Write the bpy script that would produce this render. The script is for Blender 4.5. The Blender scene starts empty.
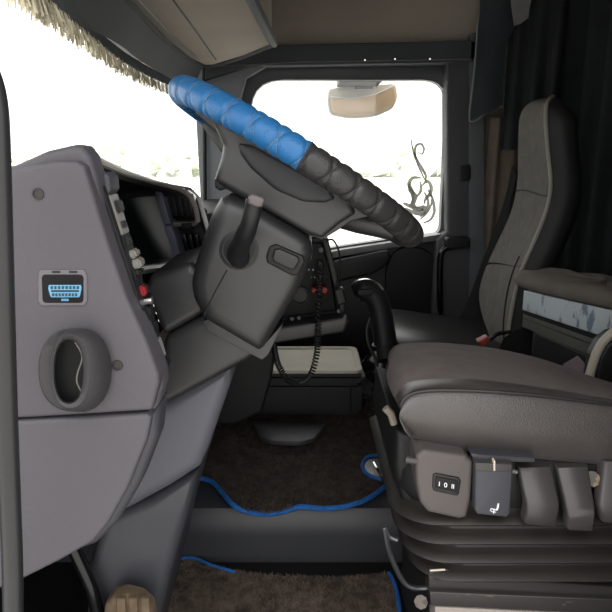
import bpy, bmesh, math, random
import numpy as np
from mathutils import Vector, Matrix
from mathutils.geometry import tessellate_polygon
random.seed(7); rng = np.random.default_rng(7)
S = bpy.context.scene
C = S.collection
# ------------------------------------------------------------------ camera
F = 640.0; PITCH = math.radians(13.7); ZC = 0.96
cam = bpy.data.objects.new('camera', bpy.data.cameras.new('camera')); C.objects.link(cam)
cam.location = (0, 0, ZC); cam.rotation_euler = (math.pi/2 - PITCH, 0, 0)
cam.data.sensor_width = 36; cam.data.lens = 36*F/612; cam.data.clip_start = .01
S.camera = cam
# ------------------------------------------------------------------ world: bright white overcast
w = bpy.data.worlds.new('overcast'); S.world = w; w.use_nodes = True
bg = w.node_tree.nodes['Background']; bg.inputs[1].default_value = 1.3
# standard overcast sky: horizon 1, zenith 2.2
_tc = w.node_tree.nodes.new('ShaderNodeTexCoord'); _sx = w.node_tree.nodes.new('ShaderNodeSeparateXYZ'); _mr = w.node_tree.nodes.new('ShaderNodeMapRange')
_mr.inputs['To Min'].default_value = 1.0; _mr.inputs['To Max'].default_value = 2.2
_cm = w.node_tree.nodes.new('ShaderNodeVectorMath'); _cm.operation = 'SCALE'; _cm.inputs[0].default_value = (1, .985, .965)
w.node_tree.links.new(_tc.outputs['Generated'], _sx.inputs[0]); w.node_tree.links.new(_sx.outputs['Z'], _mr.inputs['Value'])
w.node_tree.links.new(_mr.outputs[0], _cm.inputs['Scale']); w.node_tree.links.new(_cm.outputs[0], bg.inputs[0])
S.view_settings.view_transform = 'Standard'; S.view_settings.look = 'None'
S.view_settings.exposure = 1.0; S.view_settings.gamma = 1.0; S.view_settings.use_curve_mapping = False

# ------------------------------------------------------------------ helpers
sp, cp = math.sin(PITCH), math.cos(PITCH)
def ray(u, v):
    a, b = (u-306)/F, (306-v)/F
    return Vector((a, cp + b*sp, -sp + b*cp))
def P(u, v, y):
    d = ray(u, v); t = y/d.y
    return Vector((d.x*t, y, ZC + d.z*t))
def PZ(u, v, z):
    d = ray(u, v); t = (z-ZC)/d.z
    return Vector((d.x*t, d.y*t, z))
def PX(u, v, x):
    d = ray(u, v); t = x/d.x
    return Vector((x, d.y*t, ZC + d.z*t))
def lin(c):
    return tuple(((x/255)/12.92 if x <= 10 else (((x/255)+.055)/1.055)**2.4) for x in c)
MATS = {}
def M(name, col, rough=.6, var=.12, vscale=6, bump=0, bscale=300, metal=0, kind='noise', spec=.34, coat=0):
    """procedural principled material; col = sRGB albedo"""
    if name in MATS: return MATS[name]
    m = bpy.data.materials.new(name); m.use_nodes = True; MATS[name] = m
    nt = m.node_tree; b = nt.nodes['Principled BSDF']
    b.inputs['Roughness'].default_value = rough; b.inputs['Metallic'].default_value = metal
    b.inputs['Specular IOR Level'].default_value = spec; b.inputs['Coat Weight'].default_value = coat
    tc = nt.nodes.new('ShaderNodeTexCoord')
    n = nt.nodes.new('ShaderNodeTexNoise'); n.inputs['Scale'].default_value = vscale; n.inputs['Detail'].default_value = 5
    nt.links.new(tc.outputs['Object'], n.inputs['Vector'])
    r = nt.nodes.new('ShaderNodeValToRGB'); c = lin(col)
    r.color_ramp.elements[0].position = .3; r.color_ramp.elements[1].position = .7
    r.color_ramp.elements[0].color = (*[x*(1-var) for x in c], 1); r.color_ramp.elements[1].color = (*[min(1, x*(1+var)) for x in c], 1)
    nt.links.new(n.outputs['Fac'], r.inputs['Fac']); nt.links.new(r.outputs['Color'], b.inputs['Base Color'])
    if bump:
        if kind == 'voronoi':
            t = nt.nodes.new('ShaderNodeTexVoronoi'); out = t.outputs['Distance']
        elif kind == 'wave':
            t = nt.nodes.new('ShaderNodeTexWave'); out = t.outputs['Fac']; t.inputs['Distortion'].default_value = .6
        else:
            t = nt.nodes.new('ShaderNodeTexNoise'); t.inputs['Detail'].default_value = 3; out = t.outputs['Fac']
        t.inputs['Scale'].default_value = bscale
        nt.links.new(tc.outputs['Object'], t.inputs['Vector'])
        bp = nt.nodes.new('ShaderNodeBump'); bp.inputs['Strength'].default_value = bump; bp.inputs['Distance'].default_value = .001
        nt.links.new(out, bp.inputs['Height']); nt.links.new(bp.outputs['Normal'], b.inputs['Normal'])
    return m
def glass(name, tint=(1, 1, 1), refl=.04):
    m = bpy.data.materials.new(name); m.use_nodes = True; nt = m.node_tree; nt.nodes.clear()
    o = nt.nodes.new('ShaderNodeOutputMaterial'); mix = nt.nodes.new('ShaderNodeMixShader')
    t = nt.nodes.new('ShaderNodeBsdfTransparent'); t.inputs[0].default_value = (*tint, 1)
    g = nt.nodes.new('ShaderNodeBsdfGlossy'); g.inputs['Roughness'].default_value = .02
    mix.inputs[0].default_value = refl
    nt.links.new(t.outputs[0], mix.inputs[1]); nt.links.new(g.outputs[0], mix.inputs[2]); nt.links.new(mix.outputs[0], o.inputs[0])
    MATS[name] = m; return m
def worn(name, col, wear, rough=.5, scale=30, thr=.62, stretch=(1, 1, 1), metal=0):
    m = M(name, col, rough, .1, 8, .1, 300); nt = m.node_tree; b = nt.nodes['Principled BSDF']
    src = b.inputs['Base Color'].links[0].from_socket
    tc = nt.nodes.new('ShaderNodeTexCoord'); mp = nt.nodes.new('ShaderNodeMapping'); mp.inputs['Scale'].default_value = stretch
    n = nt.nodes.new('ShaderNodeTexNoise'); n.inputs['Scale'].default_value = scale; n.inputs['Detail'].default_value = 6
    r = nt.nodes.new('ShaderNodeValToRGB'); r.color_ramp.elements[0].position = thr; r.color_ramp.elements[1].position = thr+.06
    mx = nt.nodes.new('ShaderNodeMixRGB'); mx.inputs[2].default_value = (*lin(wear), 1)
    nt.links.new(tc.outputs['Object'], mp.inputs[0]); nt.links.new(mp.outputs[0], n.inputs['Vector']); nt.links.new(n.outputs['Fac'], r.inputs[0])
    nt.links.new(r.outputs[0], mx.inputs[0]); nt.links.new(src, mx.inputs[1]); nt.links.new(mx.outputs[0], b.inputs['Base Color'])
    return m

OFF = {}
def setp(o, label=None, cat=None, group=None, kind=None):
    if label: o['label'] = label
    if cat: o['category'] = cat
    if group: o['group'] = group
    if kind: o['kind'] = kind
    return o
def thing(name, label, cat, loc, group=None, kind=None):
    o = bpy.data.objects.new(name, None); o.empty_display_size = .05; o.location = loc; C.objects.link(o)
    OFF[o.name] = Vector(loc)
    return setp(o, label, cat, group, kind)
def build(name, verts, faces, mat, parent=None, smooth=40, sub=0, label=None, kind=None, cat=None, group=None, weld=True):
    verts = [Vector(v) for v in verts]
    if parent is not None: off = OFF[parent.name]
    else:
        lo = [min(v[i] for v in verts) for i in range(3)]; hi = [max(v[i] for v in verts) for i in range(3)]
        off = Vector(((lo[0]+hi[0])/2, (lo[1]+hi[1])/2, lo[2]))
    me = bpy.data.meshes.new(name)
    me.from_pydata([tuple(v-off) for v in verts], [], [tuple(f) for f in faces]); me.update()
    bm = bmesh.new(); bm.from_mesh(me)
    if weld: bmesh.ops.remove_doubles(bm, verts=bm.verts, dist=2e-6)
    bmesh.ops.recalc_face_normals(bm, faces=bm.faces)
    for f in bm.faces: f.smooth = True
    lim = math.radians(smooth)
    for e in bm.edges:
        if len(e.link_faces) == 2 and e.calc_face_angle(0) > lim: e.smooth = False
    bm.to_mesh(me); bm.free()
    me.materials.append(mat)
    o = bpy.data.objects.new(name, me); C.objects.link(o)
    OFF[o.name] = off
    if parent is not None: o.parent = parent
    else: o.location = off
    if sub:
        s = o.modifiers.new('sub', 'SUBSURF'); s.levels = sub; s.render_levels = sub
    return setp(o, label, cat, group, kind)
def bmout(bm):
    bm.verts.index_update()
    v = [x.co.copy() for x in bm.verts]; f = [[y.index for y in x.verts] for x in bm.faces]; bm.free(); return v, f
def join(*parts):
    V, Fc = [], []
    for v, f in parts:
        n = len(V); V += list(v); Fc += [[i+n for i in q] for q in f]
    return V, Fc
def cat_rom(pts, n=8, closed=False):
    pts = [Vector(p) for p in pts]; N = len(pts); out = []
    rngk = range(N) if closed else range(N-1)
    for k in rngk:
        g = (lambda i: pts[i % N]) if closed else (lambda i: pts[min(max(i, 0), N-1)])
        p0, p1, p2, p3 = g(k-1), g(k), g(k+1), g(k+2)
        for j in range(n):
            t = j/n
            out.append(.5*((2*p1)+(p2-p0)*t+(2*p0-5*p1+4*p2-p3)*t*t+(3*p1-p0-3*p2+p3)*t**3))
    if not closed: out.append(pts[-1].copy())
    return out
def rnd(pts, r=.25, n=4):
    """round the corners of a closed 2D/3D polygon: r = fraction of the shorter adjoining edge"""
    pts = [Vector(p) for p in pts]; out = []; N = len(pts)
    for i in range(N):
        p, a, b = pts[i], pts[i-1], pts[(i+1) % N]
        l = min((a-p).length, (b-p).length)*r
        s = p+(a-p).normalized()*l; e = p+(b-p).normalized()*l
        for j in range(n+1):
            t = j/n; out.append(s*(1-t)**2+p*2*t*(1-t)+e*t*t)
    return out
def ell(cx, cy, rx, ry, n=32, p=2):
    o = []
    for i in range(n):
        a = 2*math.pi*i/n; c, s = math.cos(a), math.sin(a)
        o.append((cx+rx*math.copysign(abs(c)**(2/p), c), cy+ry*math.copysign(abs(s)**(2/p), s)))
    return o
def inset(pts, nrm, dist, steps=10):
    """offset a closed planar loop inwards in small steps, merging vertices whose edges vanish"""
    n = len(pts); cur = [p.copy() for p in pts]
    area = sum((pts[i].cross(pts[(i+1) % n]) for i in range(n)), Vector()).dot(nrm)
    sg = 1 if area > 0 else -1; d_ = dist/steps; eps = 1e-6
    grp = [[i] for i in range(n)]                       # runs of merged vertices
    ring = [cur[g[0]] for g in grp]
    if dist < 1e-9: return cur
    for _ in range(steps):
        m_ = len(ring)
        if m_ < 3: break
        new = []
        for i in range(m_):
            e0 = (ring[i]-ring[i-1]).normalized(); e1 = (ring[(i+1) % m_]-ring[i]).normalized()
            a, b = nrm.cross(e0)*sg, nrm.cross(e1)*sg; q = a+b
            q = q.normalized() if q.length > 1e-6 else a
            new.append(ring[i]+q*d_/max(.5, q.dot(a)))
        # merge edges that flipped or became tiny
        i = 0
        while i < len(new) and len(new) > 3:
            k = (i+1) % len(new)
            if (new[k]-new[i]).dot(ring[k]-ring[i]) <= 0 or (new[k]-new[i]).length < d_*.6:
                mid_ = (new[i]+new[k])/2; new[i] = mid_; ring[i] = (ring[i]+ring[k])/2
                grp[i] = grp[i]+grp[k]; del new[k], ring[k], grp[k]
                if k < i: i -= 1
            else: i += 1
        ring = new
    for g, p in zip(grp, ring):
        for v_i in g: cur[v_i] = p.copy()
    return cur
def prism_geo(front, vec, bev=.004, seg=3, taper=None):
    """front: closed loop of 3D points; extrude by vec; rounded front rim"""
    front = [Vector(p) for p in front]; vec = Vector(vec); n = len(front)
    keep = [front[i] for i in range(n) if (front[i]-front[i-1]).length > 1e-6]; front = keep; n = len(front)
    nrm = vec.normalized(); ctr = sum(front, Vector())/n; dep = vec.length
    def cap(loop):
        """triangles of a closed loop, or None when the loop crosses itself"""
        idx = [k for k in range(len(loop)) if (loop[k]-loop[k-1]).length > 1e-6]; pts = [loop[k] for k in idx]
        if len(pts) < 3: return None
        full = abs(sum((pts[k].cross(pts[(k+1) % len(pts)]) for k in range(len(pts))), Vector()).dot(nrm))/2
        tr = [[idx[q] for q in t] for t in tessellate_polygon([pts])]
        got = sum(((loop[t[1]]-loop[t[0]]).cross(loop[t[2]]-loop[t[0]])).length/2 for t in tr)
        used = len(set(q for t in tr for q in t))
        return tr if abs(got-full) < .01*full+1e-9 and used >= len(pts)-1 else None
    for _ in range(12):
        if not bev: loops = [front, [p+vec for p in front]]
        else:
            b = min(bev, dep*.45)
            loops = [[p+nrm*b*(1-math.cos(t)) for p in inset(front, nrm, bev*(1-math.sin(t)))] for t in [math.pi/2*k/seg for k in range(seg+1)]]
            loops.append([p+vec-nrm*min(b, .003) for p in front]); loops.append([p+vec for p in inset(front, nrm, min(bev, .003))])
        c0_, c1_ = cap(loops[0]), cap(loops[-1])
        if c0_ and c1_: break
        bev *= .75
    if taper: loops[-1] = [(p-ctr-vec)*taper+ctr+vec for p in loops[-1]]
    v, f = loft_geo(loops, cv=True); k_ = (len(loops)-1)*n
    f = [q for q in f] + [tuple(t) for t in (c0_ or [range(n)])] + [tuple(q+k_ for q in t) for t in (c1_ or [range(n)])]
    return v, f
def prism(name, px, y0, y1, mat, parent=None, bev=.004, r=0, seg=3, taper=None, **k):
    pts = rnd([(a, b, 0) for a, b in px], r) if r else [(a, b, 0) for a, b in px]
    v, f = prism_geo([P(p[0], p[1], y0) for p in pts], (0, y1-y0, 0), bev, seg, taper)
    return build(name, v, f, mat, parent, **k)
def tube_geo(pts, r, n=10, caps=True):
    pts = [Vector(p) for p in pts]; N = len(pts); V, Fc = [], []
    rr = r if hasattr(r, '__len__') else [r]*N
    up = Vector((0, 0, 1)); t0 = (pts[1]-pts[0]).normalized()
    if abs(t0.dot(up)) > .9: up = Vector((0, 1, 0))
    a = t0.cross(up).normalized()
    for i in range(N):
        t = (pts[min(i+1, N-1)]-pts[max(i-1, 0)]).normalized()
        a = (a-t*a.dot(t)).normalized(); b = t.cross(a)
        for j in range(n):
            th = 2*math.pi*j/n; V.append(pts[i]+(a*math.cos(th)+b*math.sin(th))*rr[i])
    for i in range(N-1):
        for j in range(n):
            Fc.append((i*n+j, i*n+(j+1) % n, (i+1)*n+(j+1) % n, (i+1)*n+j))
    if caps: Fc += [tuple(range(n))[::-1], tuple((N-1)*n+j for j in range(n))]
    return V, Fc
def tube(name, pts, r, mat, parent=None, n=10, **k):
    v, f = tube_geo(pts, r, n); return build(name, v, f, mat, parent, **k)
def loft_geo(curves, cu=False, cv=False, caps=False):
    """curves: list of equally long point lists"""
    V = [Vector(p) for c in curves for p in c]; n = len(curves[0]); m = len(curves); Fc = []
    for i in range(m if cu else m-1):
        for j in range(n if cv else n-1):
            i2, j2 = (i+1) % m, (j+1) % n
            Fc.append((i*n+j, i*n+j2, i2*n+j2, i2*n+j))
    if caps and cv: Fc += [tuple(range(n))[::-1], tuple((m-1)*n+j for j in range(n))]
    return V, Fc
def solid(v, f, t):
    """give a sheet thickness along its normals"""
    bm = bmesh.new(); vs = [bm.verts.new(x) for x in v]
    for q in f:
        try: bm.faces.new([vs[i] for i in q])
        except ValueError: pass
    bmesh.ops.recalc_face_normals(bm, faces=bm.faces)
    bmesh.ops.solidify(bm, geom=list(bm.faces), thickness=t)
    return bmout(bm)
def box_geo(a, b, bev=0, seg=2):
    a, b = Vector(a), Vector(b)
    loop = [Vector((a.x, a.y, a.z)), Vector((b.x, a.y, a.z)), Vector((b.x, a.y, b.z)), Vector((a.x, a.y, b.z))]
    bm = bmesh.new()
    vs = [bm.verts.new((x, y, z)) for x in (a.x, b.x) for y in (a.y, b.y) for z in (a.z, b.z)]
    for q in ((0, 1, 3, 2), (4, 6, 7, 5), (0, 4, 5, 1), (2, 3, 7, 6), (0, 2, 6, 4), (1, 5, 7, 3)): bm.faces.new([vs[i] for i in q])
    if bev: bmesh.ops.bevel(bm, geom=list(bm.edges), offset=bev, segments=seg, affect='EDGES', clamp_overlap=True)
    return bmout(bm)
def box(name, a, b, mat, parent=None, bev=0, **k):
    v, f = box_geo(a, b, bev); return build(name, v, f, mat, parent, **k)
def obox_geo(o, ex, ey, ez, bev=.002, seg=2):
    """oriented box: corner-centred at o with half vectors"""
    o, ex, ey, ez = map(Vector, (o, ex, ey, ez))
    v, f = box_geo((-ex.length, -ey.length, -ez.length), (ex.length, ey.length, ez.length), bev, seg)
    X, Y, Z = ex.normalized(), ey.normalized(), ez.normalized()
    return [o+X*p.x+Y*p.y+Z*p.z for p in v], f
def text_geo(body, size, o, ex, ey):
    cu = bpy.data.curves.new('t', 'FONT'); cu.body = body; cu.size = size; cu.align_x = 'CENTER'; cu.align_y = 'CENTER'; cu.extrude = .0002
    ob = bpy.data.objects.new('t', cu); C.objects.link(ob)
    me = bpy.data.meshes.new_from_object(ob); bpy.data.objects.remove(ob)
    ex, ey = Vector(ex).normalized(), Vector(ey).normalized(); ez = ex.cross(ey)
    return [Vector(o)+ex*v.co.x+ey*v.co.y+ez*v.co.z for v in me.vertices], [list(p.vertices) for p in me.polygons]

# ------------------------------------------------------------------ materials
panel = M('grey_panel_plastic', (62, 60, 65), .55, .05, 5, .25, 900)
panel2 = M('dark_grey_panel_plastic', (52, 52, 57), .5, .06, 5, .25, 900)
colm = M('column_plastic', (33, 33, 35), .42, .08, 10, .25, 900, spec=.5)
blk = M('black_plastic', (20, 21, 23), .5, .1, 8, .15, 700)
radm = M('radio_black', (9, 10, 11), .5, .1, 8, spec=.15)
blk2 = M('matt_black_plastic', (12, 13, 15), .6, .1, 8, .1, 700)
gloss = M('gloss_black_plastic', (13, 14, 16), .2, .1, 8)
trimg = M('pale_trim_plastic', (104, 102, 98), .4, .06, 8)
lav = M('lavender_trim', (104, 106, 122), .35, .05, 8)
leather = M('seat_leather', (62, 58, 57), .36, .14, 14, .45, 420, kind='voronoi', spec=.55)
fabric = M('seat_fabric', (94, 86, 84), .9, .14, 30, .5, 900)
fabric2 = M('passenger_fabric', (82, 79, 75), .9, .14, 30, .5, 900)
blkle = M('black_leather', (38, 37, 38), .35, .12, 14, .3, 380, kind='voronoi')
rubber = M('rubber', (44, 43, 43), .5, .12, 14, .2, 200)
chrome = M('chrome', (205, 205, 205), .18, .03, 5, metal=1)
steel = worn('dark_steel', (44, 42, 42), (120, 96, 74), .45, 22, .66, (1, 1, 5))
headl = M('headlining', (166, 155, 143), .9, .06, 5, .3, 500)
headd = M('header_dark', (58, 62, 66), .7, .08, 6, .3, 500)
pillar = M('pillar_plastic', (78, 80, 84), .6, .06, 6, .2, 700)
cloth_dk = M('dark_cloth', (30, 33, 35), .95, .15, 20, .5, 500)
tan = M('tan_curtain', (100, 90, 80), .95, .15, 20, .5, 500)
carpet = M('carpet_brown', (60, 53, 49), 1, .4, 45, .8, 400)
carpet2 = M('carpet_footwell', (82, 72, 65), 1, .5, 38, .8, 400)
bluep = M('blue_piping', (22, 82, 146), .8, .25, 90, .6, 600)
white = M('white_print', (225, 225, 225), .6, .02, 5)

# ================================================================== SETTING
def struct(name, v, f, mat, **k):
    return build(name, v, f, mat, kind='structure', **k)
struct('ground', *box_geo((-60, -20, -1.7), (60, 90, -1.5)), M('pale_yard', (190, 188, 182), .9, .08, .4), label='pale bright yard outside the cab windows', cat='ground')
# distant hedge line (far, uncountable)
V, Fc = [], []
for i in range(900):
    x = rng.uniform(-45, 60); y = rng.uniform(58, 63); z = rng.uniform(-1.5, 1.0+.5*math.sin(x*.3)); s = rng.uniform(.3, .8)
    n = len(V); d = rng.normal(size=(4, 3))*s
    V += [(x+q[0], y+q[1], max(-1.5, z+q[2]*.7)) for q in d]; Fc += [(n, n+1, n+2), (n, n+2, n+3), (n, n+3, n+1), (n+1, n+3, n+2)]
build('hedge', V, Fc, M('hedge_painted_haze', (214, 218, 204), 1, .15, .5), label='hedge whitened by painted haze along the far edge of the yard', cat='hedge', kind='stuff')  # haze and overexposure are put into the pale hedge colour
box('verge', (-50, 40, -1.5), (60, 58, -1.42), M('grass_painted_haze', (208, 212, 190), 1, .2, .3), kind='structure', label='grass verge whitened by painted haze in front of the far hedge', cat='verge')  # grass colour whitened to paint in the outdoor haze

FW = -0.62    # firewall x
struct('floor', *box_geo((FW, .5, -.06), (1.75, 2.5, 0)), blk2, label='black rubber cab floor', cat='floor')
struct('ceiling', *box_geo((FW-.1, .48, 1.80), (1.75, 2.52, 1.84)), headl, label='grey headlining of the high roof', cat='ceiling')
struct('wall_rear', *box_geo((1.70, .48, 0), (1.75, 2.52, 1.8)), cloth_dk, label='dark rear wall of the sleeper', cat='wall')
v1 = box_geo((FW-.04, .5, 0), (FW, 2.5, .70)); v2 = box_geo((-.60, .5, 1.27), (-.56, 2.5, 1.8))
struct('wall_front', *join(v1, v2), blk2, label='dark bulkhead below and above the windscreen', cat='wall')
# near side wall with the open doorway (x -.6 .. .46)
struct('wall_near', *join(box_geo((.46, .47, -.1), (1.75, .5, 1.84)), box_geo((-.62, .47, 1.42), (.46, .5, 1.84))), blk,
       label='cab side wall around the open driver doorway', cat='wall')
struct('wall_far', *join(box_geo((.60, 2.46, 0), (1.75, 2.5, 1.8)), box_geo((-.62, 2.46, 0), (-.42, 2.5, .75)), box_geo((-.62, 2.42, 1.32), (.62, 2.46, 1.8)), box_geo((-.62, 2.47, -.05), (.62, 2.5, .36)), box_geo((-.62, 2.465, 1.235), (.62, 2.5, 1.34))), M('side_lining', (150, 141, 132), .9, .06, 5, .3, 500),
       label='grey lined side wall above and behind the passenger door', cat='wall')
# engine tunnel
prof = [(1.345, 0), (1.345, .07), (1.35, .11), (1.365, .132), (1.395, .14), (1.7, .142), (2.3, .142), (2.32, 0)]
struct('floor_tunnel', *loft_geo([[Vector((x, a, b)) for a, b in prof] for x in (FW, -.2, .1, .4, 1.2)]), M('tunnel_vinyl', (46, 47, 51), .42, .1, 6, .2, 400),
       label='dark vinyl engine tunnel step between the two carpets', cat='tunnel')
# windscreen
gl = glass('clear_glass', (.98, .99, .985), .035)
cx = [(-.44, .52), (-.58, .9), (-.66, 1.45), (-.58, 2.0), (-.40, 2.42)]
cc = cat_rom([(a, b, 0) for a, b in cx], 6)
struct('window_1', *solid(*loft_geo([[Vector((p.x-.06, p.y, .70)) for p in cc], [Vector((p.x, p.y, 1.34)) for p in cc]]), .004), gl, label='curved clear windscreen above the dashboard', cat='windscreen')
# far A pillar + header trims
struct('trim_1', *prism_geo([P(u, v, 2.36) for u, v in [(190, 20), (240, 40), (270, 64), (246, 78), (240, 100), (236, 245), (203, 245)]], (0, .06, 0), .006), M('a_pillar', (112, 114, 118), .6, .05, 6, .2, 700), label='grey pillar trim between windscreen and passenger window', cat='pillar')
struct('trim_2', *prism_geo([P(u, v, 2.35) for u, v in [(447, 40), (486, 40), (484, 345), (430, 345), (437, 240), (447, 232)]], (0, .09, 0), .012), M('b_pillar', (60, 61, 64), .6, .06, 6, .2, 700), label='dark door pillar right of the passenger window', cat='pillar')
tube('screen_seal', [P(u, v, 2.345) for u, v in [(204, 60), (204.5, 130), (205, 215)]], .007, blk2, None, 8, kind='structure', label='black rubber seal at the windscreen edge', cat='seal')
hdr = thing('trim_3', 'dark header rail with small studs above the passenger window', 'header', P(360, 60, 2.33), kind='structure')
prism('rail', [(205, 66), (240, 56), (277, 45), (482, 40), (482, 62), (250, 66), (205, 80)], 2.33, 2.41, headd, hdr, .004)
tube('piping', [P(u, v, 2.325) for u, v in [(206, 67), (245, 65), (300, 62), (365, 61), (420, 60), (482, 59)]], .0016, trimg, hdr, 6)
for u, v in ((365, 60), (395, 59), (430, 59)):
    tube('stud', [P(u, v, 2.322), P(u, v, 2.33)], .0026, chrome, hdr, 8)
prism('trim_4', [(470, 34), (484, 30), (486, 350), (470, 350)], 2.33, 2.36, pillar, None, .004, kind='structure', label='slim grey pillar cover beside the tan curtain', cat='pillar')

# ------------------------------------------------------------------ passenger door
dr = thing('door_1', 'dark passenger door with large clear window', 'door', P(350, 360, 2.42), kind='structure')
outer = [(242, 60), (460, 60), (462, 345), (236, 345)]
wpx = rnd([(253, 80, 0), (447, 80, 0), (440, 233, 0), (395, 238, 0), (335, 247, 0), (240, 262, 0)], .16, 5)
fo = [P(u, v, 2.42) for u, v in outer]; wi = [P(p[0], p[1], 2.42) for p in wpx]
# frame = ring between a rounded outer rectangle and the window outline
ctr = sum(wi, Vector())/len(wi)
def ringframe(inner, scale_px, y0, y1):
    n = len(inner); ou = []
    for p in inner:
        d = (p-ctr); ou.append(ctr+d*1.0+d.normalized()*scale_px)
    a = [Vector((p.x, y0, p.z)) for p in ou]; b = [Vector((p.x, y0-.012, p.z)) for p in [(i*.5+o*.5) for i, o in zip(inner, ou)]]
    c = [Vector((p.x, y0, p.z)) for p in inner]; d = [Vector((p.x, y1, p.z)) for p in inner]
    return loft_geo([a, b, c, d], cv=True)
v, f = ringframe(wi, .075, 2.415, 2.46)
build('window_frame', v, f, M('door_frame', (58, 60, 63), .45, .06, 6, .1, 700), dr, 60)
build('window_pane', *solid([Vector((p.x*1.01, 2.452, p.z)) for p in wi], [list(range(len(wi)))], .004), gl, dr)
prism('sill', [(236, 270), (340, 250), (400, 241), (448, 233), (448, 239), (400, 247), (340, 257), (236, 280)], 2.37, 2.45, M('sill_plastic', (92, 92, 94), .4), dr, .003)
prism('door_panel', [(236, 268), (340, 255), (400, 245), (462, 236), (462, 430), (236, 430)], 2.40, 2.45, blk, dr, .01)
prism('armrest', [(330, 262), (388, 250), (391, 258), (384, 268), (372, 274), (330, 284)], 2.34, 2.42, blk, dr, .008, .3)
v, f = prism_geo([P(u, v, 2.385) for u, v in ell(412, 283, 27, 36, 28, 2.6)], (0, .02, 0), .006)
build('speaker_grille', v, f, blk2, dr)
tube('grab_handle', cat_rom([P(u, v, y) for u, v, y in [(441, 322, 2.38), (440, 300, 2.34), (440, 262, 2.34), (443, 250, 2.34), (452, 246, 2.34), (466, 244, 2.37)]], 6), .012, gloss, dr, 10)
prism('handle_bracket', [(446, 238), (470, 237), (471, 247), (448, 250)], 2.30, 2.36, blk2, dr, .006, .3)
prism('belt_latch', [(460, 166), (471, 164), (471, 180), (460, 182)], 2.325, 2.34, blk2, None, .003, .25, label='small black clip plate on the pillar beside the window', cat='clip')

# window decal: seated line figure with a curling tendril
decal = thing('window_decal', 'grey swirl silhouette sticker on the passenger window', 'sticker', P(420, 222, 2.445))
dg = glass('decal_frost', (.36, .36, .35), .04)
def ribbon(px, wd, name):
    pts = cat_rom([(a, b, 0) for a, b in px], 8); n = len(pts); L, R = [], []
    for i, p in enumerate(pts):
        t = (pts[min(i+1, n-1)]-pts[max(i-1, 0)]).normalized(); nn = Vector((-t.y, t.x, 0)); ww = wd*(.35+.65*math.sin(math.pi*(i+.5)/n))
        L.append(P(*(p+nn*ww)[:2], 2.446)); R.append(P(*(p-nn*ww)[:2], 2.446))
    v, f = solid(*loft_geo([L, R]), .0006); build(name, v, f, dg, decal)
ribbon([(411, 139), (413, 150), (417, 160), (423, 170), (426, 177), (424, 184)], 1.5, 'tendril')
ribbon([(418, 152), (422, 154), (424, 149), (421, 144), (416, 146), (415, 154), (418, 165), (423, 176), (427, 184)], 1.3, 'tendril')
ribbon([(421, 178), (413, 178), (409, 184), (412, 192), (413, 200), (410, 206)], 2.2, 'figure')
ribbon([(409, 183), (410, 190), (415, 196), (413, 204), (416, 208), (420, 207)], 2.6, 'figure')
ribbon([(420, 181), (421, 190), (416, 198)], 1.5, 'figure')
ribbon([(403, 203), (410, 206), (418, 209), (424, 208), (421, 213), (412, 212), (405, 208)], 3.0, 'figure')
ribbon([(422, 186), (427, 181), (431, 186), (430, 194), (426, 198), (424, 204)], 2.0, 'swirl')
ribbon([(428, 190), (432, 197), (434, 205), (434, 213), (430, 220), (423, 223)], 1.6, 'swirl')
ribbon([(424, 192), (428, 200), (427, 210), (420, 217)], 1.5, 'swirl')
ribbon([(432, 195), (431, 205), (426, 214), (419, 220)], 1.2, 'swirl')
ribbon([(366, 232), (372, 235), (378, 231), (374, 228)], 1.3, 'swirl')

# kerb mirror outside the passenger window
mr = thing('kerb_mirror', 'kerb mirror with painted tan reflection hanging outside the passenger window', 'mirror', P(362, 118, 2.72))
mpx = rnd([(328, 88, 0), (396, 83, 0), (398, 98, 0), (393, 109, 0), (375, 117, 0), (350, 119, 0), (330, 115, 0), (327, 104, 0)], .35, 4)
v, f = prism_geo([P(p[0], p[1], 2.72) for p in mpx], (0, .05, 0), .006); build('housing', v, f, M('mirror_shell', (205, 200, 190), .5), mr)
gpx = rnd([(331, 98, 0), (350, 98, 0), (375, 94, 0), (394, 86, 0), (396, 98, 0), (391, 107, 0), (374, 114, 0), (350, 116, 0), (333, 113, 0)], .3, 4)
v, f = prism_geo([P(p[0], p[1], 2.715) for p in gpx], (0, .006, 0), .002); build('mirror_glass', v, f, M('painted_reflection_tan', (222, 196, 168), .3, .08, 8, metal=.2), mr)  # tan reflection of the ground is painted into the glass colour
v, f = tube_geo(cat_rom([P(u, v, 2.713) for u, v in [(331, 97), (350, 98), (375, 94), (395, 85)]], 5), .003, 6); build('rim', v, f, white, mr)
prism('bracket', [(353, 78), (376, 78), (373, 88), (356, 88)], 2.68, 2.74, blk, mr, .004)
prism('arm', [(340, 74), (384, 74), (384, 80), (340, 80)], 2.462, 2.74, blk, mr, .004)

# ------------------------------------------------------------------ overhead shelf, header and pelmet
sh = thing('overhead_shelf', 'grey-brown overhead locker above the windscreen', 'locker', PZ(215, 30, 1.235))
bot = [(40, -60), (127, 0), (150, 25), (170, 44), (188, 58), (203, 65.5), (215, 65), (245, 56), (272, 45), (255, 8), (250, -8), (228, -60)]
base = [PZ(u, v, 1.235) for u, v in bot]
v, f = prism_geo(base, (0, 0, .3), .012); build('body', v, f, headl, sh)
def line_on(px, z, r, name, mat, par):
    tube(name, cat_rom([PZ(u, v, z) for u, v in px], 4), r, mat, par, 8)
line_on([(60, -52), (127, 0), (150, 25), (170, 44), (188, 58), (203, 65.5), (218, 64.5), (245, 56), (272, 45)], 1.236, .007, 'edge_trim', headd, sh)
line_on([(98, -40), (138, 0), (160, 23), (180, 43), (196, 56)], 1.2335, .0025, 'piping', trimg, sh)
line_on([(150, -30), (173, 0), (195, 30), (216, 60)], 1.2345, .0018, 'panel_joint', blk2, sh)
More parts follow.
